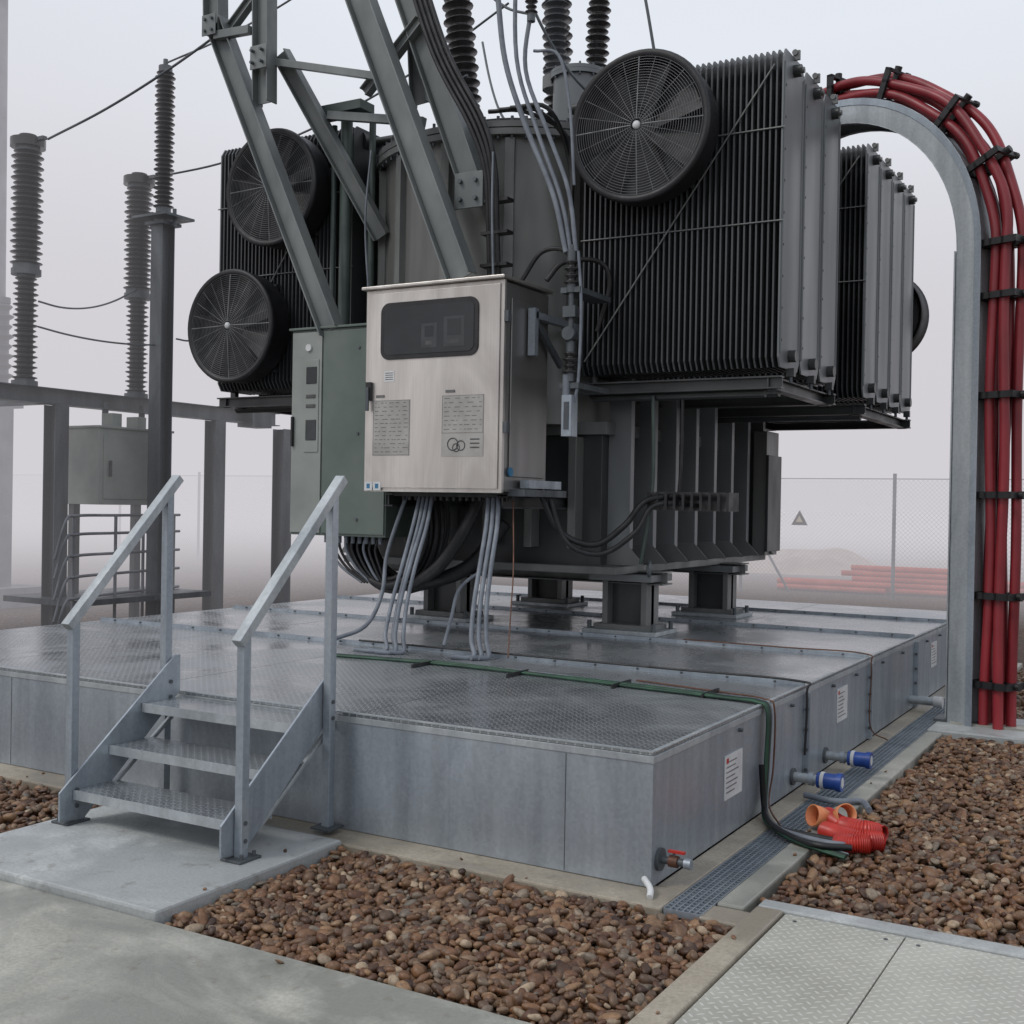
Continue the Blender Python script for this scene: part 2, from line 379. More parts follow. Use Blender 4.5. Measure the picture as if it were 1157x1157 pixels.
def valve(name,y,z,kind):
    b=B(name)
    b.cyl((-.004,y,z),(.015,y,z),.05,'galvd',n=18)
    if kind=='blue':
        b.cyl((.01,y,z),(.16,y,z),.028,'galvl',n=16); b.cyl((.1,y,z),(.13,y,z),.038,'galv',n=16)
        b.cyl((.15,y,z),(.27,y,z),.045,'blue',n=18); b.cyl((.26,y,z),(.29,y,z),.052,'blue',n=18); b.cyl((.17,y,z),(.19,y,z),.05,'white',n=18)
        b.cyl((.285,y,z),(.292,y,z),.03,'white',n=14)
    else:
        b.cyl((.01,y,z),(.12,y,z),.017,'galvd',n=12); b.cyl((.05,y,z),(.09,y,z),.027,'copper',n=8); b.cyl((.12,y,z),(.15,y,z),.024,'galv',n=8)
        b.cyl((.07,y,z),(.07,y,z+.04),.007,'galvd',n=8); b.box(.045,.12,y-.01,y+.01,z+.038,z+.048,'orange')
    b.finish(pl)
valve('valve_capped',2.05,.10,'blue'); valve('valve_capped_b',2.75,.10,'blue'); valve('drain_tap',.08,.12,'tap')
b=B('far_drain_pipe'); b.cyl((0,5.35,.1),(.2,5.35,.1),.035,'galvl'); b.cyl((.19,5.35,.1),(.26,5.35,.1),.045,'white'); b.finish(pl)

# ---------------------------------------------------------------- steel stairs
st=empty('steel_stairs')
b=B('stair_frame'); zl=.035
xl,xr=-2.78,-1.72
for x in (xl,xr):
    s_=1 if x==xr else -1
    b.add([(x-.006,-.80,.06),(x-.006,-.66,.04),(x-.006,-.02,.60),(x-.006,-.02,.80),(x-.006,-.06,.80),(x-.006,-.80,.20),
           (x+.006,-.80,.06),(x+.006,-.66,.04),(x+.006,-.02,.60),(x+.006,-.02,.80),(x+.006,-.06,.80),(x+.006,-.80,.20)],
          [(5,4,3,2,1,0),(6,7,8,9,10,11),(0,1,7,6),(1,2,8,7),(2,3,9,8),(3,4,10,9),(4,5,11,10),(5,0,6,11)],'galv')
    xo=x+s_*.032
    b.beam((xo,-.70,zl),(xo,-.70,1.03),.045,.045,'galv',up=(0,1,0)); b.beam((xo,-.09,zl),(xo,-.09,1.68),.045,.045,'galv',up=(0,1,0))
    b.beam((xo,-.74,1.005),(xo,-.02,1.76),.055,.045,'galvl',up=(0,0,1))
    b.box(xo-.06,xo+.06,-.77,-.63,zl,zl+.012,'galvd'); b.box(xo-.06,xo+.06,-.15,-.03,zl,zl+.012,'galvd')
    for sy in (-.74,-.66): b.cyl((xo+s_*.04,sy,zl),(xo+s_*.04,sy,zl+.035),.01,'galvd',n=6)
    b.beam((x-s_*.012,-.62,.2),(x-s_*.012,-.03,.64),.022,.02,'galvl',up=(0,0,1),oh=-.10)
    for (yy,zz) in ((-.70,.12),(-.70,.20),(-.09,.66),(-.09,.58)): b.cyl((x-s_*.015,yy,zz),(x+s_*.06,yy,zz),.011,'galvd',n=6)
b.finish(st,bevel=.003)
b=B('treads')
for (y0,z) in ((-.72,.20),(-.50,.385),(-.29,.57)):
    y1=y0+.27
    b.box(xl+.01,xr-.01,y0,y1,z-.010,z,'plate'); b.box(xl+.01,xr-.01,y0-.003,y0+.003,z-.045,z+.001,'galvl'); b.box(xl+.01,xr-.01,y1-.006,y1,z-.045,z-.012,'galv')
b.finish(st)

# ---------------------------------------------------------------- transformer
tr=empty('power_transformer')
cx=-3.34
def outline(R,by,yf,yb,n=28):
    pts=[]
    for i in range(n+1):
        a=math.pi+math.pi*i/n; pts.append((cx+R*math.cos(a),yf+by*math.sin(a)))
    for i in range(n+1):
        a=math.pi*i/n; pts.append((cx+R*math.cos(a),yb+by*math.sin(a)))
    return pts
b=B('tank')
b.prism(outline(1.2,1.1,4.5,7.0),2.3,4.66,'tank',True)
b.prism(outline(1.28,1.18,4.5,7.0),4.60,4.65,'paintl'); b.prism(outline(1.28,1.18,4.5,7.0),4.66,4.71,'paintl')
for i,(x,y) in enumerate(outline(1.25,1.15,4.5,7.0,34)): b.cyl((x,y,4.57),(x,y,4.75),.014,'galvd',n=6)
b.prism(outline(1.15,1.05,4.5,7.0),4.71,4.74,'paint')
for i in range(2,27,4):
    a=math.pi+math.pi*i/28; x,y=cx+1.2*math.cos(a),4.5+1.1*math.sin(a); nx,ny=math.cos(a),math.sin(a)
    b.beam((x+nx*.02,y+ny*.02,2.5),(x+nx*.02,y+ny*.02,4.58),.08,.07,'paintl' if i%8==2 else 'tank',up=(nx,ny,0))
b.box(cx-1.26,cx+1.26,3.85,7.5,2.22,2.32,'paintl')
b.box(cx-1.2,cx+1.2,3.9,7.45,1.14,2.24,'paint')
for y in np.arange(4.05,7.5,.48):
    for sx in (-1,1):
        x=cx+sx*1.2
        b.prism([(x,y-.035),(x+sx*.2,y-.035),(x+sx*.2,y+.035),(x,y+.035)] if sx>0 else [(x+sx*.2,y-.035),(x,y-.035),(x,y+.035),(x+sx*.2,y+.035)],1.3,2.9,'finlit')  # ribs take the paler tone, so the light they catch is painted in
        b.add([(x+sx*.01,y-.04,1.32),(x+sx*.2,y-.04,1.32),(x+sx*.34,y-.04,1.17),(x+sx*.01,y-.04,1.17),(x+sx*.01,y-.03,1.32),(x+sx*.2,y-.03,1.32),(x+sx*.34,y-.03,1.17),(x+sx*.01,y-.03,1.17)],[(0,1,2,3),(7,6,5,4),(1,5,6,2),(0,4,5,1)],'paintl')
for x in np.arange(cx-1.0,cx+1.1,.4): b.box(x-.035,x+.035,3.76,3.9,1.3,2.2,'tank')
b.box(cx-1.32,cx+1.38,3.8,7.6,1.10,1.16,'paintl')
b.box(cx+1.36,cx+1.5,7.2,7.6,1.16,2.45,'tank'); b.box(cx+1.5,cx+1.53,7.18,7.62,1.2,2.2,'paint')
for x in (-3.87,-2.07):
    for y in (4.35,6.3,):
        b.box(x-.28,x+.28,y-.22,y+.22,1.03,1.09,'finlit'); b.box(x-.2,x+.2,y-.03,y+.03,.66,1.03,'paint')
        b.box(x-.20,x-.15,y-.13,y+.13,.66,1.03,'paintl'); b.box(x+.15,x+.20,y-.13,y+.13,.66,1.03,'paintl')
        b.box(x-.33,x+.33,y-.24,y+.24,H+.001,H+.035,'galvl'); b.box(x-.26,x+.26,y-.17,y+.17,H+.035,.67,'paintl')
        for sx in (-.29,.29):
            for sy in (-.18,.18): b.cyl((x+sx,y+sy,H+.03),(x+sx,y+sy,H+.1),.02,'galvd',n=6)
b.hbeam((cx-1.3,4.35,1.06),(cx+1.6,4.35,1.06),.22,.1,'paintl',up=(0,0,1)); b.hbeam((cx-1.3,6.3,1.06),(cx+1.6,6.3,1.06),.22,.1,'paintl',up=(0,0,1))
b.finish(tr,bevel=.004)
zt,zb=4.97,2.673
def rad(name,x0,x1,y0,n,outer):
    b=B(name); w=.50; g=.03
    for r in range(n):
        ya=y0+r*(w+g); yb=ya+w; ym=(ya+yb)/2
        N=36
        for i in range(N):
            x=x0+(x1-x0)*(i+.5)/N; t=.0065
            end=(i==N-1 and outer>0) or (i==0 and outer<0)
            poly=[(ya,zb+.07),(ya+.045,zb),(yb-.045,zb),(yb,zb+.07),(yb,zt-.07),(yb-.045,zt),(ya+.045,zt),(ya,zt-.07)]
            b.prismx(poly,x-t,x+t,'finlit' if end else 'fin')
            if end:
                for yy in (ya+.02,yb-.02,): b.cyl((x+outer*t,yy,zb+.1),(x+outer*t,yy,zt-.1),.010,'finlit',n=8)
                for q in range(9): b.cyl((x+outer*t,ya+.06,zb+.2+q*.23),(x+outer*(t+.004),ya+.06,zb+.2+q*.23),.010,'paint',n=6)
        if outer>0: ext=(x0-.25,x1+.04)
        else: ext=(x0-.04,x1+.25)
        for z in (zb+.1,zt-.1):
            b.cyl((ext[0],ym,z),(ext[1],ym,z),.045,'paint',n=14)
        xe=x1 if outer>0 else x0
        b.cyl((xe-.01,ym,zt-.1),(xe+outer*.06,ym,zt-.1),.022,'paintl',n=10)
        b.box(xe-.025,xe+.025,ym-.010,ym+.010,zt-.02,zt+.05,'paintl'); b.cyl((xe-.01,ym-.02,zt+.035),(xe-.01,ym+.02,zt+.035),.022,'paintl',n=10)
        b.box(xe-.03,xe+.03,ym-.025,ym+.025,zb-.05,zb+.01,'paint')
        b.cyl((xe,ym,zb-.09),(xe,ym,zb),.014,'galvd',n=8)
        if r==0:
            for z in (zb+1.05,zb+1.72):
                b.cyl((x0,ya-.008,z),(x1,ya-.008,z),.006,'paintl',n=6)
            b.cyl((x0+.05,ya-.015,zb+.1),(x1-.08,ya-.015,zt-.12),.007,'paintl',n=6)
    yt=y0+n*(w+g)
    for x in (x0+.1,x1-.1): b.hbeam((x,y0+.02,zb-.11),(x,yt,zb-.11),.09,.08,'paint',up=(0,0,1))
    b.hbeam((x0,y0+.05,zb-.11),(x1,y0+.05,zb-.11),.08,.08,'paint',up=(0,0,1)); b.hbeam((x0,yt-.1,zb-.11),(x1,yt-.1,zb-.11),.08,.08,'paint',up=(0,0,1))
    b.cyl((x0,y0+.3,zb-.14),(x1-.1,y0+.3,zb-.14),.05,'paint')
    b.finish(tr)
rad('radiator_bank_1',-2.22,-.60,3.62,3,1); rad('radiator_bank_2',-2.22,-.60,6.12,4,1)
rad('radiator_bank_3',-6.08,-4.47,3.62,3,-1); rad('radiator_bank_4',-6.08,-4.47,6.12,4,-1)
b=B('manifolds')
for sx in (-1,1):
    for z in (zb+.1,zt-.1):
        for (y0,y1) in ((3.75,5.15),(6.25,8.1)):
            x=cx+sx*1.2; b.cyl((x,y0,z),(x,y1,z),.09,'paint'); b.cyl((x,(y0+y1)/2,z),(cx+sx*.8,(y0+y1)/2,z),.1,'paint')
b.cyl((-2.15,3.75,2.5),(-.75,3.75,2.5),.035,'paint'); b.cyl((-2.15,3.75,2.5),(-2.15,3.75,2.7),.035,'paint')
b.finish(tr)
def fan(name,c,R,diry=-1):
    b=B(name); x,y,z=c; ax=(0,diry,0)
    c0=V(c); a=V(ax)
    prof=[(R*.96,.0),(R*.97,.0),(R*.98,.02),(R,.05),(R,.22),(R*1.03,.245),(R*1.0,.275),(R*.93,.26),(R*.91,.24),(R*.90,.02),(R*.92,0)]
    b.lathe(c0,a,prof,'fanblk',56)
    b.lathe(c0,a,[(.001,.08),(R*.91,.08)],'fanback',48)
    yf=c0+a*.255
    for i in range(24): 
        rr=R*(.10+.82*i/23); b.torus(yf+a*(.03*(1-(rr/R)**2)),a,rr,.0021,'wire',56,4)
    d,u,w=basis(a)
    for i in range(24):
        t=2*math.pi*i/24; e=u*math.cos(t)+w*math.sin(t)
        b.cyl(yf+e*R*.08+a*.034,yf+e*R*.94,.0024 if i%6 else .0055,'wire',n=5)
    b.lathe(yf+a*.025,a,[(.03,0),(.03,.012),(.018,.02),(.001,.022)],'white',16)
    b.cyl(c0+a*.09,c0+a*.16,.10,'black',n=20)
    for i in range(7):
        t=2*math.pi*i/7; e=u*math.cos(t)+w*math.sin(t); f_=-u*math.sin(t)+w*math.cos(t)
        p0,p1=c0+a*.16+e*.09,c0+a*.16+e*R*.86
        tw=(f_*.8+a*.3).normalized()
        b.add([p0-tw*.05,p0+tw*.06,p1+tw*.15,p1-tw*.13],[(0,1,2,3)],'fanblk')
    for (sx,sz) in ((-.6,.75),(.6,.75),(-.6,-.75),(.6,-.75)):
        b.box(x+sx*R-.015,x+sx*R+.015,min(y,y-diry*.1),max(y,y-diry*.1)+.05,z+sz*R-.02,z+sz*R+.02,'paint')
    b.finish(tr)
fan('fan_1',(-1.62,3.58,4.46),.55); fan('fan_2',(-5.18,3.58,4.43),.51); fan('fan_3',(-5.62,3.56,3.22),.505); fan('fan_4',(-1.02,8.30,3.75),.5,1)
fan('fan_5',(-1.7,8.30,4.2),.45,1)
b=B('bushings')
def turret(x,y,z0,z1,r):
    b.cyl((x,y,z0),(x,y,z1),r,'finlit',n=28); b.cyl((x,y,z1),(x,y,z1+.035),r*1.12,'finlit',n=28); b.cyl((x,y,z1+.037),(x,y,z1+.07),r*1.12,'finlit',n=28)
    for i in range(12):
        t=6.283*i/12; b.cyl((x+r*1.06*math.cos(t),y+r*1.06*math.sin(t),z1-.02),(x+r*1.06*math.cos(t),y+r*1.06*math.sin(t),z1+.09),.01,'galvd',n=6)
turret(-2.98,5.0,4.7,5.55,.23)
b.insul((-3.22,5.0,5.64),(-3.22,5.0,6.32),.07,.12,11,'insg'); b.cyl((-3.22,5.0,6.34),(-3.22,5.0,6.46),.1,'insg',n=18); b.cyl((-3.22,5,5.5),(-3.22,5,5.62),.12,'paintl')
turret(-3.0,5.55,4.7,5.6,.2); b.insul((-3.05,5.5,5.68),(-3.0,5.5,7.3),.07,.12,24,'ins')
turret(-4.3,5.6,4.7,5.2,.26); b.insul((-4.52,5.6,5.28),(-4.78,5.6,7.4),.09,.165,26,'ins')
turret(-3.7,6.4,4.7,5.3,.26); b.insul((-3.9,6.4,5.4),(-4.0,6.4,7.6),.09,.165,26,'ins')
turret(-3.9,4.5,4.7,4.95,.3)
b.cyl((-2.55,4.3,4.7),(-2.55,4.3,5.05),.05,'paintl'); b.cyl((-2.75,4.6,4.7),(-2.75,4.6,4.95),.12,'paint')
b.cyl((-3.4,4.1,4.7),(-3.4,4.1,4.92),.07,'paintl'); b.cyl((-2.45,4.9,4.72),(-2.45,4.9,5.35),.035,'paintl')
for (x,y,h) in ((-3.05,3.85,.12),(-2.8,3.95,.2),(-3.7,3.8,.1),(-4.1,4.1,.25),(-2.4,4.5,.22)): b.cyl((x,y,4.7),(x,y,4.74+h),.035,'galvd',n=10); b.cyl((x,y,4.74),(x,y,4.77),.06,'paintl',n=12)
b.tube([(-4.2,4.0,4.78),(-3.6,3.65,4.8),(-3.0,3.65,4.8),(-2.5,3.9,4.78)],.018,'black')
b.finish(tr)
b=B('support_frame')
K='beam'
b.hbeam((-5.54,3.0,5.84),(-4.20,3.0,3.05),.13,.17,K,up=(1,0,.5))
b.hbeam((-5.55,3.0,5.74),(-5.60,3.0,7.2),.13,.17,K,up=(1,0,0))
b.hbeam((-4.99,3.02,5.05),(-5.03,3.02,7.2),.13,.16,K,up=(1,0,0))
b.hbeam((-4.90,3.12,5.50),(-4.16,3.62,3.95),.10,.13,K,up=(1,0,.5))
b.hbeam((-5.50,3.05,5.72),(-5.0,3.05,6.15),.07,.07,K,up=(0,0,1))
b.beam((-5.5,2.95,5.70),(-5.1,2.95,5.68),.06,.07,K,up=(0,0,1))
b.beam((-4.98,3.08,5.43),(-3.79,3.08,5.10),.05,.06,K,up=(0,0,1))
b.hbeam((-4.05,3.0,5.95),(-2.93,3.0,3.38),.14,.20,K,up=(1,0,.5))
b.hbeam((-3.72,3.25,5.95),(-2.97,3.25,4.10),.14,.19,K,up=(1,0,.5))
b.hbeam((-3.62,3.4,4.95),(-3.72,3.4,6.3),.1,.15,K,up=(1,0,0))
b.hbeam((-4.05,3.2,5.05),(-3.50,3.2,5.55),.08,.08,K,up=(0,0,1))
b.beam((-4.55,3.35,4.98),(-3.55,3.35,4.78),.06,.07,K,up=(0,0,1))
b.box(-3.10,-2.84,3.13,3.15,3.96,4.24,K); b.box(-4.75,-4.25,3.40,3.60,5.02,5.10,'gpipe')
for (x,z) in ((-3.04,4.03),(-2.9,4.03),(-3.04,4.17),(-2.9,4.17)): b.cyl((x,3.10,z),(x,3.13,z),.018,'galvd',n=6)
b.box(-5.62,-5.46,2.90,2.91,5.70,5.88,K); b.box(-5.07,-4.89,2.92,2.93,5.32,5.52,K)
for (x,z) in ((-5.58,5.74),(-5.5,5.74),(-5.58,5.84),(-5.5,5.84),(-5.03,5.37),(-4.93,5.37),(-5.03,5.47),(-4.93,5.47)): b.cyl((x,2.88,z),(x,2.92,z),.014,'galvd',n=6)
b.cyl((-4.47,3.5,3.05),(-4.47,3.5,5.05),.052,'gpipe',n=14); b.cyl((-4.47,3.5,5.0),(-4.47,3.5,5.06),.08,'gpipe')
b.cyl((-4.28,3.62,3.05),(-4.28,3.62,4.95),.03,'gpipe',n=12); b.cyl((-4.62,3.52,3.05),(-4.62,3.52,4.95),.025,'gpipe',n=12)
b.box(-3.1,-2.8,3.1,3.45,3.34,3.40,K)
b.finish(tr,bevel=.002)
b=B('tank_cables')
for i in range(4):
    o=.045*i
    b.tube([(-3.62+o,3.12,6.0),(-3.3+o,3.10,5.2),(-2.95+o,3.09,4.6),(-2.82+o*.7,3.12,4.25),(-2.80+o*.6,3.15,3.9),(-2.80+o*.6,3.2,3.3)],.02,'black')
b.tube([(-4.05,3.30,4.6),(-4.1,3.3,4.0),(-4.08,3.35,3.3)],.009,'conduit'); b.tube([(-2.72,3.08,4.35),(-2.72,3.08,3.9),(-2.72,3.12,3.3)],.009,'conduit')
for z in (3.5,3.75,4.0): b.box(-2.86,-2.62,3.14,3.24,z-.012,z+.012,'black')
for i in range(3): b.tube([(-2.9+.1*i,3.3,4.75),(-2.6+.1*i,3.35,4.72),(-2.35,3.6,4.55-.05*i),(-2.3,3.6,4.0),(-2.32,3.6,3.0)],.018,'black')
b.tube([(-2.66,3.0,5.55),(-2.58,3.0,5.0),(-2.4,3.0,4.5),(-2.15,3.0,3.95),(-2.03,3.0,3.5)],.022,'conduit')
b.tube([(-2.50,3.0,5.8),(-2.48,3.0,5.0),(-2.30,3.0,4.45),(-2.08,3.0,3.9),(-1.99,3.0,3.5)],.017,'conduit')
b.tube([(-2.30,3.0,5.8),(-2.36,3.0,5.35),(-2.40,3.0,4.9),(-2.2,3.0,4.4),(-2.02,3.0,3.95),(-1.95,3.0,3.5)],.017,'conduit')
b.tube([(-2.36,3.05,5.05),(-2.15,3.05,4.98),(-2.05,3.05,4.6),(-2.0,3.05,4.0)],.012,'conduit')
b.insul((-2.36,3.0,5.3),(-2.36,3.0,5.5),.025,.05,5,'ins',12)
b.tube([(-2.3,3.2,3.35),(-2.2,3.3,3.5),(-2.0,3.5,3.52),(-1.95,3.58,3.35),(-2.05,3.58,3.0)],.02,'black'); b.tube([(-2.6,3.35,3.4),(-2.45,3.4,3.62),(-2.25,3.45,3.6),(-2.2,3.5,3.3)],.018,'black')
x=-1.98; y=3.0
b.cyl((x,y,2.55),(x,y,3.55),.022,'galvd'); b.insul((x,y,3.25),(x,y,3.45),.03,.06,4,'ins',12); b.insul((x,y,2.6),(x,y,2.78),.03,.06,4,'ins',12)
b.box(x-.05,x+.05,y-.04,y+.04,3.02,3.1,'galvd'); b.cyl((x,y-.05,2.9),(x,y+.05,2.9),.05,'galvd'); b.box(x-.04,x+.04,y-.05,y+.05,2.15,2.45,'galv')
b.box(x-.02,x+.02,y-.055,y-.05,2.2,2.4,'galvd')
b.cyl((x-.02,y-.02,2.45),(x-.02,y-.02,2.6),.028,'conduit'); b.tube([(x+.05,y,3.5),(x+.08,y,3.1),(x+.07,y,2.6),(x+.04,y,2.4)],.012,'conduit')
b.box(x-.08,x+.08,y-.02,y+.5,2.5,2.54,'galvd'); b.box(x-.08,x+.08,y-.02,y+.5,3.2,3.24,'galvd')
b.tube([(-2.35,3.2,1.8),(-2.2,3.3,1.45),(-1.95,3.4,1.35),(-1.75,3.5,1.5),(-1.6,3.6,1.7),(-1.3,3.8,1.72),(-1.0,3.9,1.72)],.024,'black')
b.tube([(-2.3,3.25,1.8),(-2.15,3.3,1.38),(-1.9,3.4,1.28),(-1.66,3.5,1.45),(-1.55,3.62,1.66),(-1.2,3.8,1.66)],.020,'black')
for i in range(10): b.box(-1.62+i*.07,-1.6+i*.07,3.62,3.84,1.62,1.76,'black')
b.tube([(-1.62,3.7,2.5),(-1.62,3.72,1.8),(-1.7,3.7,1.2)],.016,'gpipe'); b.tube([(-1.4,3.75,2.5),(-1.4,3.75,2.0),(-1.42,3.75,1.7)],.014,'black')
b.torus((-1.62,3.68,1.17),(1,.6,0),.055,.014,'galvd',20)
b.finish(tr)

# ---------------------------------------------------------------- stainless control cabinet
cb=empty('control_cabinet')
x0,x1,y0,y1,z0,z1=-3.55,-2.32,2.6,3.3,1.725,3.265
b=B('cabinet_body')
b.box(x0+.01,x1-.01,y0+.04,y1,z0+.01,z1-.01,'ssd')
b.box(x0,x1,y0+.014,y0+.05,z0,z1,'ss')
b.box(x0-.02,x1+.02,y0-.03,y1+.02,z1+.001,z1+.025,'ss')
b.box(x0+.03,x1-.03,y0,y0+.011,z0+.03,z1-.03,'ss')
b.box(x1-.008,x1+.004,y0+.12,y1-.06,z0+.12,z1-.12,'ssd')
b.finish(cb,bevel=.006)
b=B('window_and_labels')
def rrect(xa,xb,za,zb_,r,y_a,y_b,k):
    pts=[]
    for (cxx,czz,a0) in ((xb-r,zb_-r,0),(xa+r,zb_-r,90),(xa+r,za+r,180),(xb-r,za+r,270)):
        for i in range(7):
            a=math.radians(a0+i*15); pts.append((cxx+r*math.cos(a),czz+r*math.sin(a)))
    n=len(pts); vs=[(p_[0],y_a,p_[1]) for p_ in pts]+[(p_[0],y_b,p_[1]) for p_ in pts]
    b.add(vs,[(i,(i+1)%n,n+(i+1)%n,n+i) for i in range(n)]+[tuple(range(n)),tuple(range(2*n-1,n-1,-1))],k)
rrect(-3.395,-2.525,2.725,3.155,.075,y0-.010,y0+.002,'black')
rrect(-3.36,-2.56,2.76,3.12,.05,y0-.0135,y0-.008,'glass')
for (xa,xb,za,zb_) in ((-2.82,-2.64,2.80,3.02),(-3.02,-2.88,2.80,2.98)):
    b.box(xa,xb,y0-.0142,y0-.0134,za,zb_,'inst'); b.box(xa+.03,xb-.03,y0-.0148,y0-.0141,za+.08,zb_-.02,'glass')
    b.box(xa+.04,xb-.04,y0-.0148,y0-.0141,za+.02,za+.05,'ink')
def label(xa,xb,za,zb_,rows,k='labelg',logo=True):
    b.box(xa,xb,y0-.004,y0+.001,za,zb_,k); h=(zb_-za)
    if logo: b.box(xa+.08*(xb-xa),xa+.3*(xb-xa),y0-.0052,y0-.0038,zb_+.02,zb_+.04,'etch')
    for r in range(rows):
        z=zb_-h*(r+.7)/(rows+.6); xx=xa+.02
        while xx<xb-.03:
            w=random.uniform(.01,.05); w=min(w,xb-.015-xx); b.box(xx,xx+w,y0-.0048,y0-.0038,z-.0025,z+.0025,'etch'); xx+=w+random.uniform(.01,.05)
    for xx in (xa+.004,xb-.004): b.box(xx-.001,xx+.001,y0-.0049,y0-.0038,za,zb_,'etch')
    for zz in (za+.004,zb_-.004): b.box(xa,xb,y0-.0049,y0-.0038,zz-.001,zz+.001,'etch')
label(-3.46,-3.12,2.00,2.42,13); label(-2.83,-2.47,2.16,2.44,8); 
b.box(-2.83,-2.47,y0-.004,y0+.001,1.99,2.155,'labelg')
b.torus((-2.73,y0-.006,2.08),(0,1,0),.045,.004,'ink',20,4); b.torus((-2.66,y0-.006,2.07),(0,1,0),.035,.004,'ink',20,4)
b.torus((-2.70,y0-.006,2.055),(0,1,0),.03,.003,'ink',20,4)
for q in range(3): b.box(-2.58,-2.50,y0-.0052,y0-.0038,2.05+q*.03,2.06+q*.03,'ink')
b.box(-3.36,-3.27,y0-.003,y0+.001,2.56,2.64,'white'); 
for q in range(4): b.box(-3.35,-3.28,y0-.0045,y0-.0025,2.575+q*.016,2.58+q*.016,'ink')
for xx in (-3.53,-3.45): 
    b.box(xx,xx+.07,y0-.003,y0+.001,1.735,1.80,'white'); b.box(xx+.02,xx+.05,y0-.0045,y0-.0025,1.75,1.785,'inkb')
b.box(-3.515,-3.47,y0-.03,y0+.001,2.42,2.56,'black'); b.box(-3.505,-3.48,y0-.045,y0-.03,2.34,2.52,'galvd')
b.cyl((x1,y0+.13,1.88),(x1+.012,y0+.13,1.88),.035,'inkb',n=8)
b.finish(cb)
b=B('brackets_and_glands')
for z in (2.2,3.0): b.box(x1,x1+.03,y0+.02,y0+.06,z-.04,z+.04,'galvd')
b.box(x1-.02,x1+.12,y0+.15,y1+.1,z0-.02,z0+.03,'galvd'); b.box(x1+.02,x1+.1,y0+.25,y1+.05,z0+.04,z0+.10,'galv')
b.beam((x1+.05,y0+.35,3.05),(x1+.05,y1+.35,3.05),.06,.05,'galv',up=(0,0,1)); b.beam((x1+.05,y0+.4,3.0),(x1+.05,y1+.1,2.72),.03,.05,'galvd',up=(0,0,1))
b.box(x1+.02,x1+.08,y0+.33,y0+.38,2.75,3.1,'galv')
for xx in (x0+.1,x1-.1): b.hbeam((xx,2.8,z0-.06),(xx,3.95,z0-.06),.08,.09,'paint',up=(0,0,1))
b.box(x0+.15,x1-.05,y0+.2,y0+.55,z0-.03,z0,'black')
for i in range(18): 
    xx=x0+.22+i*.058
    b.cyl((xx,y0+.24,z0-.06),(xx,y0+.24,z0),.016,'black',n=8)
b.finish(cb)
b=B('conduits')
def drop(xa,xb,yb,r=.015,k='conduit',w=0,tail=.1):
    A=V((xa,y0+.24,z0-.03)); E=V((xb,yb,H+.02))
    pts=[A]
    for t in (.2,.45,.7,.9): 
        q=A.lerp(E,t); q.x+=.02*math.sin(t*5+w); q.y-=.05*math.sin(t*3.1); pts.append(q)
    pts+= [E,E+V((-tail,-.08,0))]
    b.tube(pts,r,k)
for i in range(4): drop(-3.18+i*.038,-2.86+i*.042,1.98+.04*(i%2),w=i*.3,tail=.06+.05*(3-i))
for i in range(3): drop(-2.56+i*.042,-2.20+i*.042,2.08+.03*i,.017,w=.3+i*.2,tail=.03+.1*(i==0))
b.tube([(-2.35,y0+.24,1.7),(-2.2,2.6,1.2),(-2.10,2.4,.9),(-2.0,2.2,H+.02)],.005,'copper')
b.tube([(-3.35,2.9,1.7),(-3.45,2.8,1.25),(-3.35,2.6,.95),(-3.35,2.4,.72),(-3.5,2.2,H+.03)],.016,'conduit')
b.tube([(-2.75,3.2,1.05),(-2.72,3.0,1.12),(-2.78,2.8,1.0),(-2.72,2.6,.8),(-2.65,2.4,H+.03)],.013,'conduit')
b.finish(cb)
gc=empty('marshalling_cabinet')
b=B('cabinet_box')
b.box(-4.61,-3.62,3.0,3.45,1.36,3.07,'gcab'); b.box(-4.63,-3.6,2.97,3.47,3.071,3.09,'gcab')
b.box(-4.60,-4.285,2.985,2.999,1.38,3.05,'gcab2'); b.box(-4.27,-3.63,2.985,2.999,1.38,3.05,'gcab')
b.box(-4.46,-4.31,2.978,2.986,2.05,2.82,'gcab2'); b.box(-4.44,-4.33,2.972,2.979,2.62,2.76,'glass'); b.box(-4.44,-4.33,2.972,2.979,2.15,2.32,'inst')
for z in (2.42,2.5): b.box(-4.44,-4.34,2.972,2.979,z,z+.03,'ink')
b.cyl((-4.42,2.97,2.92),(-4.42,2.986,2.92),.03,'white',n=12); b.box(-4.59,-4.57,2.96,2.99,2.1,2.35,'black')
for z in (1.5,2.2,2.9): b.cyl((-3.9,2.975,z),(-3.9,2.986,z),.012,'galvd',n=8)
b.cyl((-4.5,3.2,3.09),(-4.5,3.2,3.2),.02,'gpipe')
b.finish(gc,bevel=.005)
b=B('coiled_hose')
for i in range(13):
    r=.50+.028*math.sin(i*2.1); b.torus((-3.72+.03*math.cos(i*1.7),3.10+.028*i,1.47+.03*math.sin(i*1.3)),(.25,1,.05*math.sin(i)),r,.024,'black',56,8)
for i in range(9): b.tube([(-4.3+i*.07,3.1,1.38),(-4.27+i*.06,3.1,1.25),(-4.15+i*.05,3.12,1.1),(-3.95+.03*i,3.14,.98)],.012,'conduit' if i%3==0 else 'black')
for i in range(9): b.cyl((-4.3+i*.07,3.1,1.3),(-4.3+i*.07,3.1,1.36),.018,'conduit',n=8)
b.tube([(-3.4,3.1,1.0),(-3.1,3.0,1.15),(-2.9,3.0,1.4),(-2.8,3.1,1.7)],.05,'black'); b.tube([(-3.6,3.3,.95),(-3.1,3.4,1.12),(-2.8,3.5,1.5)],.06,'black')
b.finish(gc)

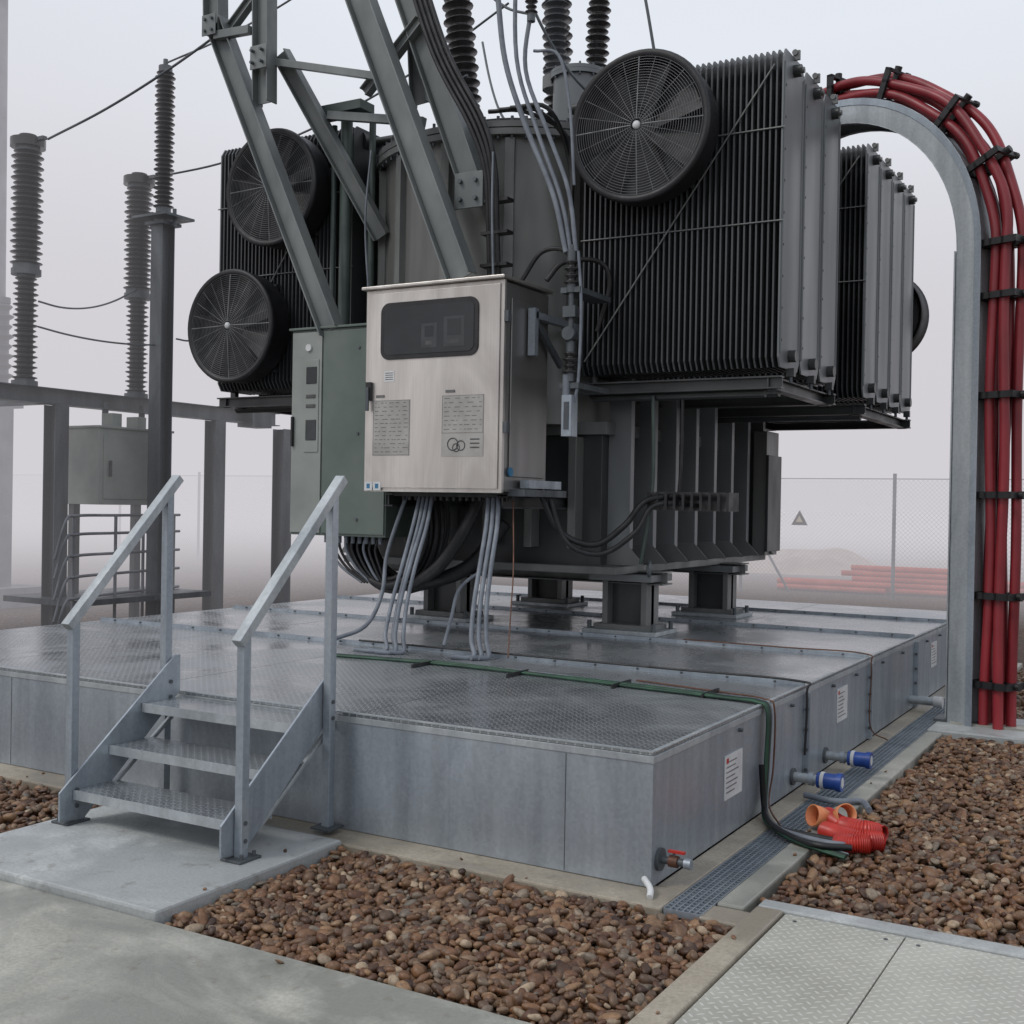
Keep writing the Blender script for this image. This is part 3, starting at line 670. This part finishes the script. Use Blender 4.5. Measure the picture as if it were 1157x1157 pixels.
b=B('deck_cables')
for i,(k,r) in enumerate((('green',.008),('green',.009),('black',.010),('green',.007),('conduit',.006))):
    o=i*.018
    b.tube([(-3.1,1.62+o,H+.010),(-2.6,1.68+o+.01*math.sin(i),H+.010),(-2.2,1.70+o,H+.012+.006*(i%2)),(-1.5,1.66+o+.01*math.sin(i*2),H+.012),(-.7,1.56+o,H+.012+.006*(i%2)),(-.2,1.50+o,H+.015),(-.03,1.47+o,H+.015),(.035,1.45+o,H-.03),(.04,1.42+o,.3),(.045,1.38+o,.1),(.10,1.25+o,.035),(.28,1.02+o,.035),(.45,.92+o,.03),(.60,.88+o,.02)],r,k)
b.tube([(-.9,1.85,H+.008),(-.3,1.72,H+.008),(-.03,1.62,H+.010),(.03,1.6,H-.04),(.035,1.58,.25),(.04,1.5,.06),(.2,1.2,.03)],.005,'copper')
for i in range(3): b.tube([(.04,1.36,.30),(.06,1.34,.12),(.10,1.27,.06),(.2,1.12,.045),(.35,.98+.05*i,.045),(.48+.04*i,.92+.06*i,.05),(.60,1.0+.05*i,.04)],.016,('black','conduit','black')[i])
b.tube([(-3.3,2.26,H+.035),(-2,2.25,H+.035),(-.8,2.25,H+.035),(-.03,2.24,H+.035),(.03,2.22,H-.03),(.03,2.2,.2)],.007,'black')
b.tube([(-1.4,3.86,H+.035),(-.6,3.85,H+.035),(-.03,3.85,H+.035),(.03,3.84,H-.05),(.03,3.84,.12),(.14,3.9,.02)],.005,'copper')
for x in (-.35,-.9,-1.6,-2.3): b.box(x-.006,x+.006,1.5,1.76,H+.001,H+.024,'black')
b.tube([(-.02,-.03,.06),(.03,-.08,.04),(.05,-.13,.02)],.014,'white')
b.finish()
b=B('corrugated_conduit')
def corr(pts,r,k):
    P=crom(pts,36)
    b.tube(P,r,k,n=20,raw=True,rf=lambda i:1.0+.13*(1 if (i%4)<2 else -1))
corr([(.36,1.50,.04),(.42,1.36,.06),(.50,1.26,.06)],.045,'orange')
corr([(.46,1.34,.05),(.52,1.24,.07),(.60,1.20,.08),(.66,1.26,.06)],.044,'orange')
corr([(.42,1.22,.04),(.52,1.14,.05),(.62,1.12,.05),(.70,1.18,.04)],.044,'orange')
corr([(.48,1.40,.03),(.58,1.36,.04),(.68,1.32,.04)],.04,'orange')
corr([(.52,1.06,.03),(.60,1.04,.05),(.67,1.07,.05)],.04,'orange')
b.lathe((.385,1.36,.07),(-.5,-.65,.2),[(.040,0),(.050,.03),(.056,.09),(.050,.09),(.043,.03)],'orange2',20)
b.lathe((.46,1.34,.10),(.5,-.6,.25),[(.040,0),(.048,.03),(.054,.08),(.048,.08),(.042,.03)],'orange2',20)
b.finish()
b=B('drain_hose'); b.tube([(.12,1.9,.04),(.3,1.85,.04),(.42,1.95,.035),(.5,1.8,.03)],.018,'conduit'); b.finish()

# ---------------------------------------------------------------- cable riser arch
ar=empty('cable_riser')
P0=V((.725,4.86,0)); dd=V((-.925,.38,0)).normalized(); bb=V((0,0,1)).cross(dd).normalized()
path=[]; nrm=[]
for z in np.linspace(-.05,3.66,12): path.append(P0+V((0,0,z))); nrm.append(-dd)
for i in range(1,19):
    a=math.pi/2*i/18; path.append(P0+dd*(1.55*(1-math.cos(a)))+V((0,0,3.66+1.53*math.sin(a)))); nrm.append((-dd*math.cos(a)+V((0,0,1))*math.sin(a)).normalized())
for s_,dz in ((.4,-.03),(.8,-.12),(1.3,-.3),(1.7,-.5)): path.append(P0+dd*(1.55+s_)+V((0,0,5.19+dz))); nrm.append(V((0,0,1)))
def sweep(bld,n0,n1,b0,b1,k,i0=0,i1=None):
    vs=[];fs=[]; idx=range(i0,i1 or len(path))
    for i in idx:
        for (n_,b_) in ((n0,b0),(n1,b0),(n1,b1),(n0,b1)): vs.append(path[i]+nrm[i]*n_+bb*b_)
    m_=len(idx)
    for i in range(m_-1):
        for j in range(4): fs.append((i*4+j,i*4+(j+1)%4,(i+1)*4+(j+1)%4,(i+1)*4+j))
    fs+= [(3,2,1,0),((m_-1)*4,(m_-1)*4+1,(m_-1)*4+2,(m_-1)*4+3)]
    bld.add(vs,fs,k)
b=B('cable_tray')
sweep(b,-.155,-.15,-.16,.16,'galvl'); sweep(b,-.30,-.156,.155,.16,'galvl'); sweep(b,-.30,-.156,-.16,-.155,'galvl')
sweep(b,-.155,-.10,.161,.165,'galv',0); sweep(b,-.155,-.10,-.165,-.161,'galv',0)
sweep(b,-.303,-.299,-.165,-.12,'galvl'); sweep(b,-.303,-.299,.12,.165,'galvl')
cxx=P0+dd*.31
b.hbeam((cxx.x-.02,cxx.y,.03),(cxx.x-.02,cxx.y,3.66),.16,.12,'galvl',up=(1,0,0))
b.box(cxx.x-.16,cxx.x+.16,cxx.y-.14,cxx.y+.14,.031,.05,'galvd')
b.box(cxx.x-.03,cxx.x+.5,cxx.y-.2,cxx.y+.0,-.02,.045,'conc')
for i in range(14):
    z=.3+i*.26; q=P0-nrm[0]*.23+V((0,0,z))-bb*.163; b.cyl(q,q-bb*.012,.013,'galvd',n=6)
b.finish(ar,bevel=.001)
b=B('power_cables')
for (n_,b_,r) in ((-.10,-.05,.038),(0.0,-.06,.038),(.10,-.05,.038),(-.05,.06,.038),(.05,.06,.038)):
    pts=[path[i]+nrm[i]*(n_+.012*math.sin(i*.9+n_*40))+bb*(b_+.01*math.sin(i*.7+b_*30)) for i in range(len(path))]
    b.tube(pts,r,'red',n=12,kk=3)
b.finish(ar)
b=B('cable_clamps')
def interp_clamp(i):
    p_=path[i]; n_=nrm[i]; t=n_.cross(bb)
    for s_ in (-1,1): b.beam(p_-n_*.155+bb*.115*s_,p_+n_*.155+bb*.115*s_,.05,.03,'black',up=bb)
    b.beam(p_-n_*.15,p_+n_*.15,.045,.02,'black',up=bb)
    for q in (-.145,-.048,.048,.145):
        b.beam(p_+n_*q-bb*.135,p_+n_*q+bb*.13,.05,.022,'black',up=n_)
        b.cyl(p_+n_*q-bb*.165,p_+n_*q-bb*.12,.026,'black',n=8)
    b.cyl(p_+n_*.15+bb*.0,p_+n_*.19,.03,'black',n=8)
for z in (.35,1.02,1.78,2.53,3.28,3.68):
    path.append(P0+V((0,0,z))); nrm.append(-dd); interp_clamp(len(path)-1); path.pop(); nrm.pop()
for i in (16,20,25,29): interp_clamp(i)
b.finish(ar)

# ---------------------------------------------------------------- yard equipment
b=B('switchgear_frame')
def hv(x,y,z0,z1,w=.2): b.hbeam((x,y,z0),(x,y,z1),w,w,'galvd',up=(1,0,0)); b.box(x-.18,x+.18,y-.18,y+.18,0,.03,'galvd')
for y in (4.96,7.65): hv(-10,y,-.04,2.75)
hv(-9.8,8.85,-.04,2.7); 
b.hbeam((-10,1.5,2.85),(-10,8.9,2.85),.2,.18,'galvd',up=(0,0,1)); b.hbeam((-11.4,4.8,2.85),(-10,4.8,2.85),.18,.18,'galvd',up=(0,0,1))
hv(-10,2.2,-.04,2.75)
b.box(-10.1,-9.8,8.2,8.6,2.7,2.95,'galvd')
for i in range(5): b.cyl((-9.9,8.0+.15*i,2.95),(-9.9,8.0+.15*i,3.05),.02,'galvd',n=8)
b.finish(bevel=0)
def post_ins(name,x,y,z0,z1):
    b=B(name); zm=z0+(z1-z0)*.47
    b.insul((x,y,z0+.05),(x,y,zm-.08),.09,.145,20,'ins'); b.insul((x,y,zm+.04),(x,y,z1-.12),.12,.185,22,'ins')
    b.cyl((x,y,zm-.07),(x,y,zm+.0),.17,'galvd'); b.cyl((x,y,z1-.1),(x,y,z1),.2,'ins'); b.cyl((x,y,z1),(x,y,z1+.05),.1,'ins'); b.cyl((x,y,z0-.02),(x,y,z0+.04),.15,'galvd')
    b.box(x-.03,x+.3,y-.03,y+.03,z1-.04,z1,'galvd'); b.finish()
post_ins('post_insulator',-10,4.5,2.96,5.85); post_ins('post_insulator',-10,6.2,2.96,5.82)
b=B('surge_arrester_post')
x,y=-9.48,6.13
b.hbeam((x,y,-.04),(x,y,5.12),.2,.2,'galvd',up=(0,1,0)); b.box(x-.16,x+.16,y-.16,y+.16,5.12,5.16,'galvd')
b.box(x-.3,x+.3,y-.25,y+.25,5.2,5.23,'galvd')
for sx in (-.2,.2): b.cyl((x+sx,y,5.1),(x+sx,y,5.32),.025,'galvd',n=8)
b.insul((x,y,5.34),(x,y,7.1),.075,.13,30,'ins'); b.cyl((x,y,7.1),(x,y,7.25),.03,'galvd'); b.box(x-.2,x-.04,y-.02,y+.02,5.26,5.3,'galvd')
b.finish()
b=B('junction_box')
b.box(-10.5,-9.7,5.35,6.55,1.55,2.5,'gcab2'); b.box(-10.52,-9.68,5.33,6.57,2.5,2.53,'gcab2'); b.box(-9.7,-9.69,5.42,6.48,1.62,2.43,'gcab2'); b.box(-9.69,-9.66,5.5,5.53,1.9,2.1,'ink')
b.cyl((-10,5.7,2.53),(-10,5.7,2.85),.04,'galvd'); b.cyl((-10,6.3,2.53),(-10,6.3,2.85),.04,'galvd')
b.box(-10.3,-10.2,5.4,5.5,0,1.55,'galvd'); b.box(-10.3,-10.2,6.4,6.5,0,1.55,'galvd'); b.box(-9.95,-9.75,5.6,5.75,2.53,2.7,'gcab2'); b.box(-9.95,-9.75,6.0,6.15,2.53,2.68,'gcab2')
b.finish(bevel=.006)
b=B('guard_railing')
for z in (.45,.7,.95,1.2,1.42): b.tube([(-9.3,4.4,z-.5),(-9.3,4.55,z-.06),(-9.35,4.75,z),(-9.6,5.6,z),(-9.9,6.9,z)],.018,'mast',6)
for (x_,y_) in ((-9.35,4.7),(-9.55,5.5),(-9.72,6.1),(-9.9,6.8)): b.cyl((x_,y_,0),(x_,y_,1.42),.02,'mast',n=8)
b.box(-10.6,-9.3,4.7,6.9,.35,.42,'galvd'); b.box(-10.4,-10.2,5.2,5.4,-.04,.35,'galvd'); b.box(-9.6,-9.45,6.2,6.4,-.04,.35,'galvd')
b.finish()
b=B('steel_mast')
b.cyl((-14.1,7.1,-.04),(-14.1,7.1,12),.17,'mast',.10,n=10); b.box(-14.4,-13.8,6.8,7.4,3.0,3.05,'mast'); b.insul((-13.8,7.0,3.1),(-13.8,7.0,4.6),.1,.17,10,'insg'); b.hbeam((-13.8,7,-.04),(-13.8,7,3.0),.25,.25,'mast',up=(1,0,0)); b.box(-14.3,-13.3,6.6,7.5,-.05,.25,'mast')
b.finish()
b=B('overhead_wires')
def wire(p0,p1,sag,r=.012,k='galvd'):
    p0,p1=V(p0),V(p1); b.tube([p0.lerp(p1,t)-V((0,0,sag*4*t*(1-t))) for t in (0,.2,.4,.6,.8,1)],r,k,6)
wire((-9.8,4.62,5.86),(-4.9,4.5,7.5),.22,.014); wire((-9.8,6.3,5.83),(-4.8,6.8,7.3),.35,.013)
wire((-9.9,4.6,3.95),(-9.9,6.1,4.35),.16,.012); wire((-9.9,4.6,3.65),(-9.48,6.1,3.6),.06,.012)
wire((-9.4,6.3,3.7),(-8.9,7.0,4.6),.3,.012)
wire((-9.48,6.13,7.2),(-4,5.6,8.6),.3,.012)
wire((-3.2,5.0,6.5),(-2.2,5.2,7.4),.1,.012); wire((-1.9,3.5,6.4),(-1.62,3.6,5.1),-.1,.012); wire((-4.0,4.0,7.2),(-2.6,3.4,5.5),.3,.012); wire((-3.2,4.2,4.95),(-3.9,4.8,6.0),.2,.012)
wire((-4.6,4.4,6.9),(-3.3,3.6,5.2),.5,.012); wire((-2.6,3.4,5.6),(-2.2,3.8,4.9),.1,.012)
b.finish()
fe=empty('chain_link_fence')
b=B('fence_posts')
for x_ in np.arange(-60,30,3.0):
    b.cyl((x_+.1,18.3,-.05),(x_+.1,18.3,2.35),.035,'mast',n=8)
for x_ in (-5.9,): b.cyl((x_,18.3,1.7),(x_+1.0,18.3,0),.025,'mast',n=8)
for z in (2.25,): b.cyl((-60,18.3,z),(30,18.3,z),.008,'mast',n=5)
b.finish(fe)
b=B('fence_mesh'); b.add([(-60,18.25,0),(30,18.25,0),(30,18.25,2.25),(-60,18.25,2.25)],[(0,1,2,3)],'chain'); b.finish(fe)
b=B('warning_sign'); b.add([(-4.85,18.2,1.33),(-4.53,18.2,1.33),(-4.69,18.2,1.62),(-4.85,18.23,1.33),(-4.53,18.23,1.33),(-4.69,18.23,1.62)],[(0,1,2),(5,4,3),(0,3,4,1),(1,4,5,2),(2,5,3,0)],'ink')
b.add([(-4.76,18.195,1.39),(-4.62,18.195,1.39),(-4.69,18.195,1.52)],[(0,1,2)],'yellow'); b.finish()
b=B('red_duct_pile')
for (x_,y_,w,rows,n) in ((-4.4,19.4,2.2,2,6),(-2.9,19.6,2.2,5,7),(-1.0,19.8,2.6,3,6)):
    for q in range(rows):
        for j in range(n-q):
            ox=random.uniform(-.25,.25); b.cyl((x_-w/2+ox,y_+j*.12+q*.06,.03+q*.105),(x_+w/2+ox,y_+j*.12+q*.06+random.uniform(-.03,.03),.03+q*.105),.058,'reds',n=10)
b.finish()
def mound(name,cx_,cy_,R,h):
    n=28; vs=[];fs=[]
    for i in range(n+1):
        for j in range(n+1):
            x_=-1+2*i/n; y_=-1+2*j/n; r=math.hypot(x_,y_); z=h*max(0,1-r*r)**1.1*(1+.2*math.sin(x_*7+cx_)+.2*math.sin(y_*9+x_*4)+.1*math.sin(x_*17+y_*13))
            vs.append((cx_+x_*R,cy_+y_*R*.7,z-.06))
    for i in range(n):
        for j in range(n): a=i*(n+1)+j; fs.append((a,a+n+1,a+n+2,a+1))
    bb_=B(name); bb_.add(vs,fs,'mound',True); bb_.finish()
mound('soil_mound',-7.6,27.5,3.4,.55)

# ---------------------------------------------------------------- fog bank
m=bpy.data.materials.new('fog'); m.use_nodes=True; nt=m.node_tree; nt.nodes.clear()
out=nt.nodes.new('ShaderNodeOutputMaterial'); ab=nt.nodes.new('ShaderNodeVolumeAbsorption'); em=nt.nodes.new('ShaderNodeEmission'); ad=nt.nodes.new('ShaderNodeAddShader')
sg=.068; ab.inputs['Color'].default_value=(0,0,0,1); ab.inputs['Density'].default_value=sg
em.inputs['Color'].default_value=(.65,.63,.665,1); em.inputs['Strength'].default_value=sg  # added glow replaces the skylight that real fog would scatter
L(nt,ab.outputs[0],ad.inputs[0]); L(nt,em.outputs[0],ad.inputs[1]); L(nt,ad.outputs[0],out.inputs['Volume']); M['fog']=m
try: m.cycles.emission_sampling='NONE'
except Exception: pass
b=B('fog_bank')
poly=[(-9.1,-120),(-9.1,13.5),(300,13.5),(300,300),(-300,300),(-300,-120)]
b.prism(poly,-1,9,'fog'); b.finish()

# ---------------------------------------------------------------- world, sun, camera
w=bpy.data.worlds.new('World'); scene.world=w; w.use_nodes=True; nt=w.node_tree; nt.nodes.clear()
out=nt.nodes.new('ShaderNodeOutputWorld'); sky=nt.nodes.new('ShaderNodeTexSky'); sky.sky_type='NISHITA'; sky.sun_disc=False
el,az=math.radians(48),math.radians(215)
sky.sun_elevation=el; sky.sun_rotation=az; sky.dust_density=5
hs=nt.nodes.new('ShaderNodeHueSaturation'); hs.inputs['Saturation'].default_value=.35; L(nt,sky.outputs[0],hs.inputs['Color'])
b1=nt.nodes.new('ShaderNodeBackground'); b1.inputs['Strength'].default_value=.08; L(nt,hs.outputs[0],b1.inputs['Color'])
tc=nt.nodes.new('ShaderNodeTexCoord'); sp=nt.nodes.new('ShaderNodeSeparateXYZ'); L(nt,tc.outputs['Generated'],sp.inputs[0])
cr=ramp(nt,sp.outputs[2],[(0,(.65,.635,.67)),(.12,(.74,.76,.81)),(.3,(.86,.90,.97)),(.6,(.78,.83,.92)),(1,(.70,.75,.84))])
b2=nt.nodes.new('ShaderNodeBackground'); b2.inputs['Strength'].default_value=1.0; L(nt,cr,b2.inputs['Color'])
mx=nt.nodes.new('ShaderNodeMixShader'); mx.inputs[0].default_value=.9; L(nt,b1.outputs[0],mx.inputs[1]); L(nt,b2.outputs[0],mx.inputs[2]); L(nt,mx.outputs[0],out.inputs[0])
sd=bpy.data.lights.new('sun','SUN'); sd.energy=1.0; sd.angle=math.radians(16); sd.color=(1,.97,.92)
so=bpy.data.objects.new('sun',sd); scene.collection.objects.link(so)
ds=V((math.sin(az)*math.cos(el),math.cos(az)*math.cos(el),math.sin(el)))
so.rotation_euler=ds.to_track_quat('Z','Y').to_euler()
cd=bpy.data.cameras.new('camera'); co=bpy.data.objects.new('camera',cd); scene.collection.objects.link(co)
yaw,pit,rol=math.radians(29.97),math.radians(-.40),math.radians(1.01)
fw=V((-math.sin(yaw)*math.cos(pit),math.cos(yaw)*math.cos(pit),math.sin(pit))); r0=V((math.cos(yaw),math.sin(yaw),0)); u0=r0.cross(fw)
r=r0*math.cos(rol)+u0*math.sin(rol); u=-r0*math.sin(rol)+u0*math.cos(rol)
mt=Matrix((( r.x,u.x,-fw.x,1.971),(r.y,u.y,-fw.y,-4.667),(r.z,u.z,-fw.z,1.65),(0,0,0,1)))
co.matrix_world=mt; cd.sensor_width=36; cd.lens=36*1329.2/1157; cd.clip_end=2000; cd.clip_start=.05
scene.camera=co
scene.view_settings.view_transform='Standard'; scene.view_settings.look='None'; scene.view_settings.exposure=0
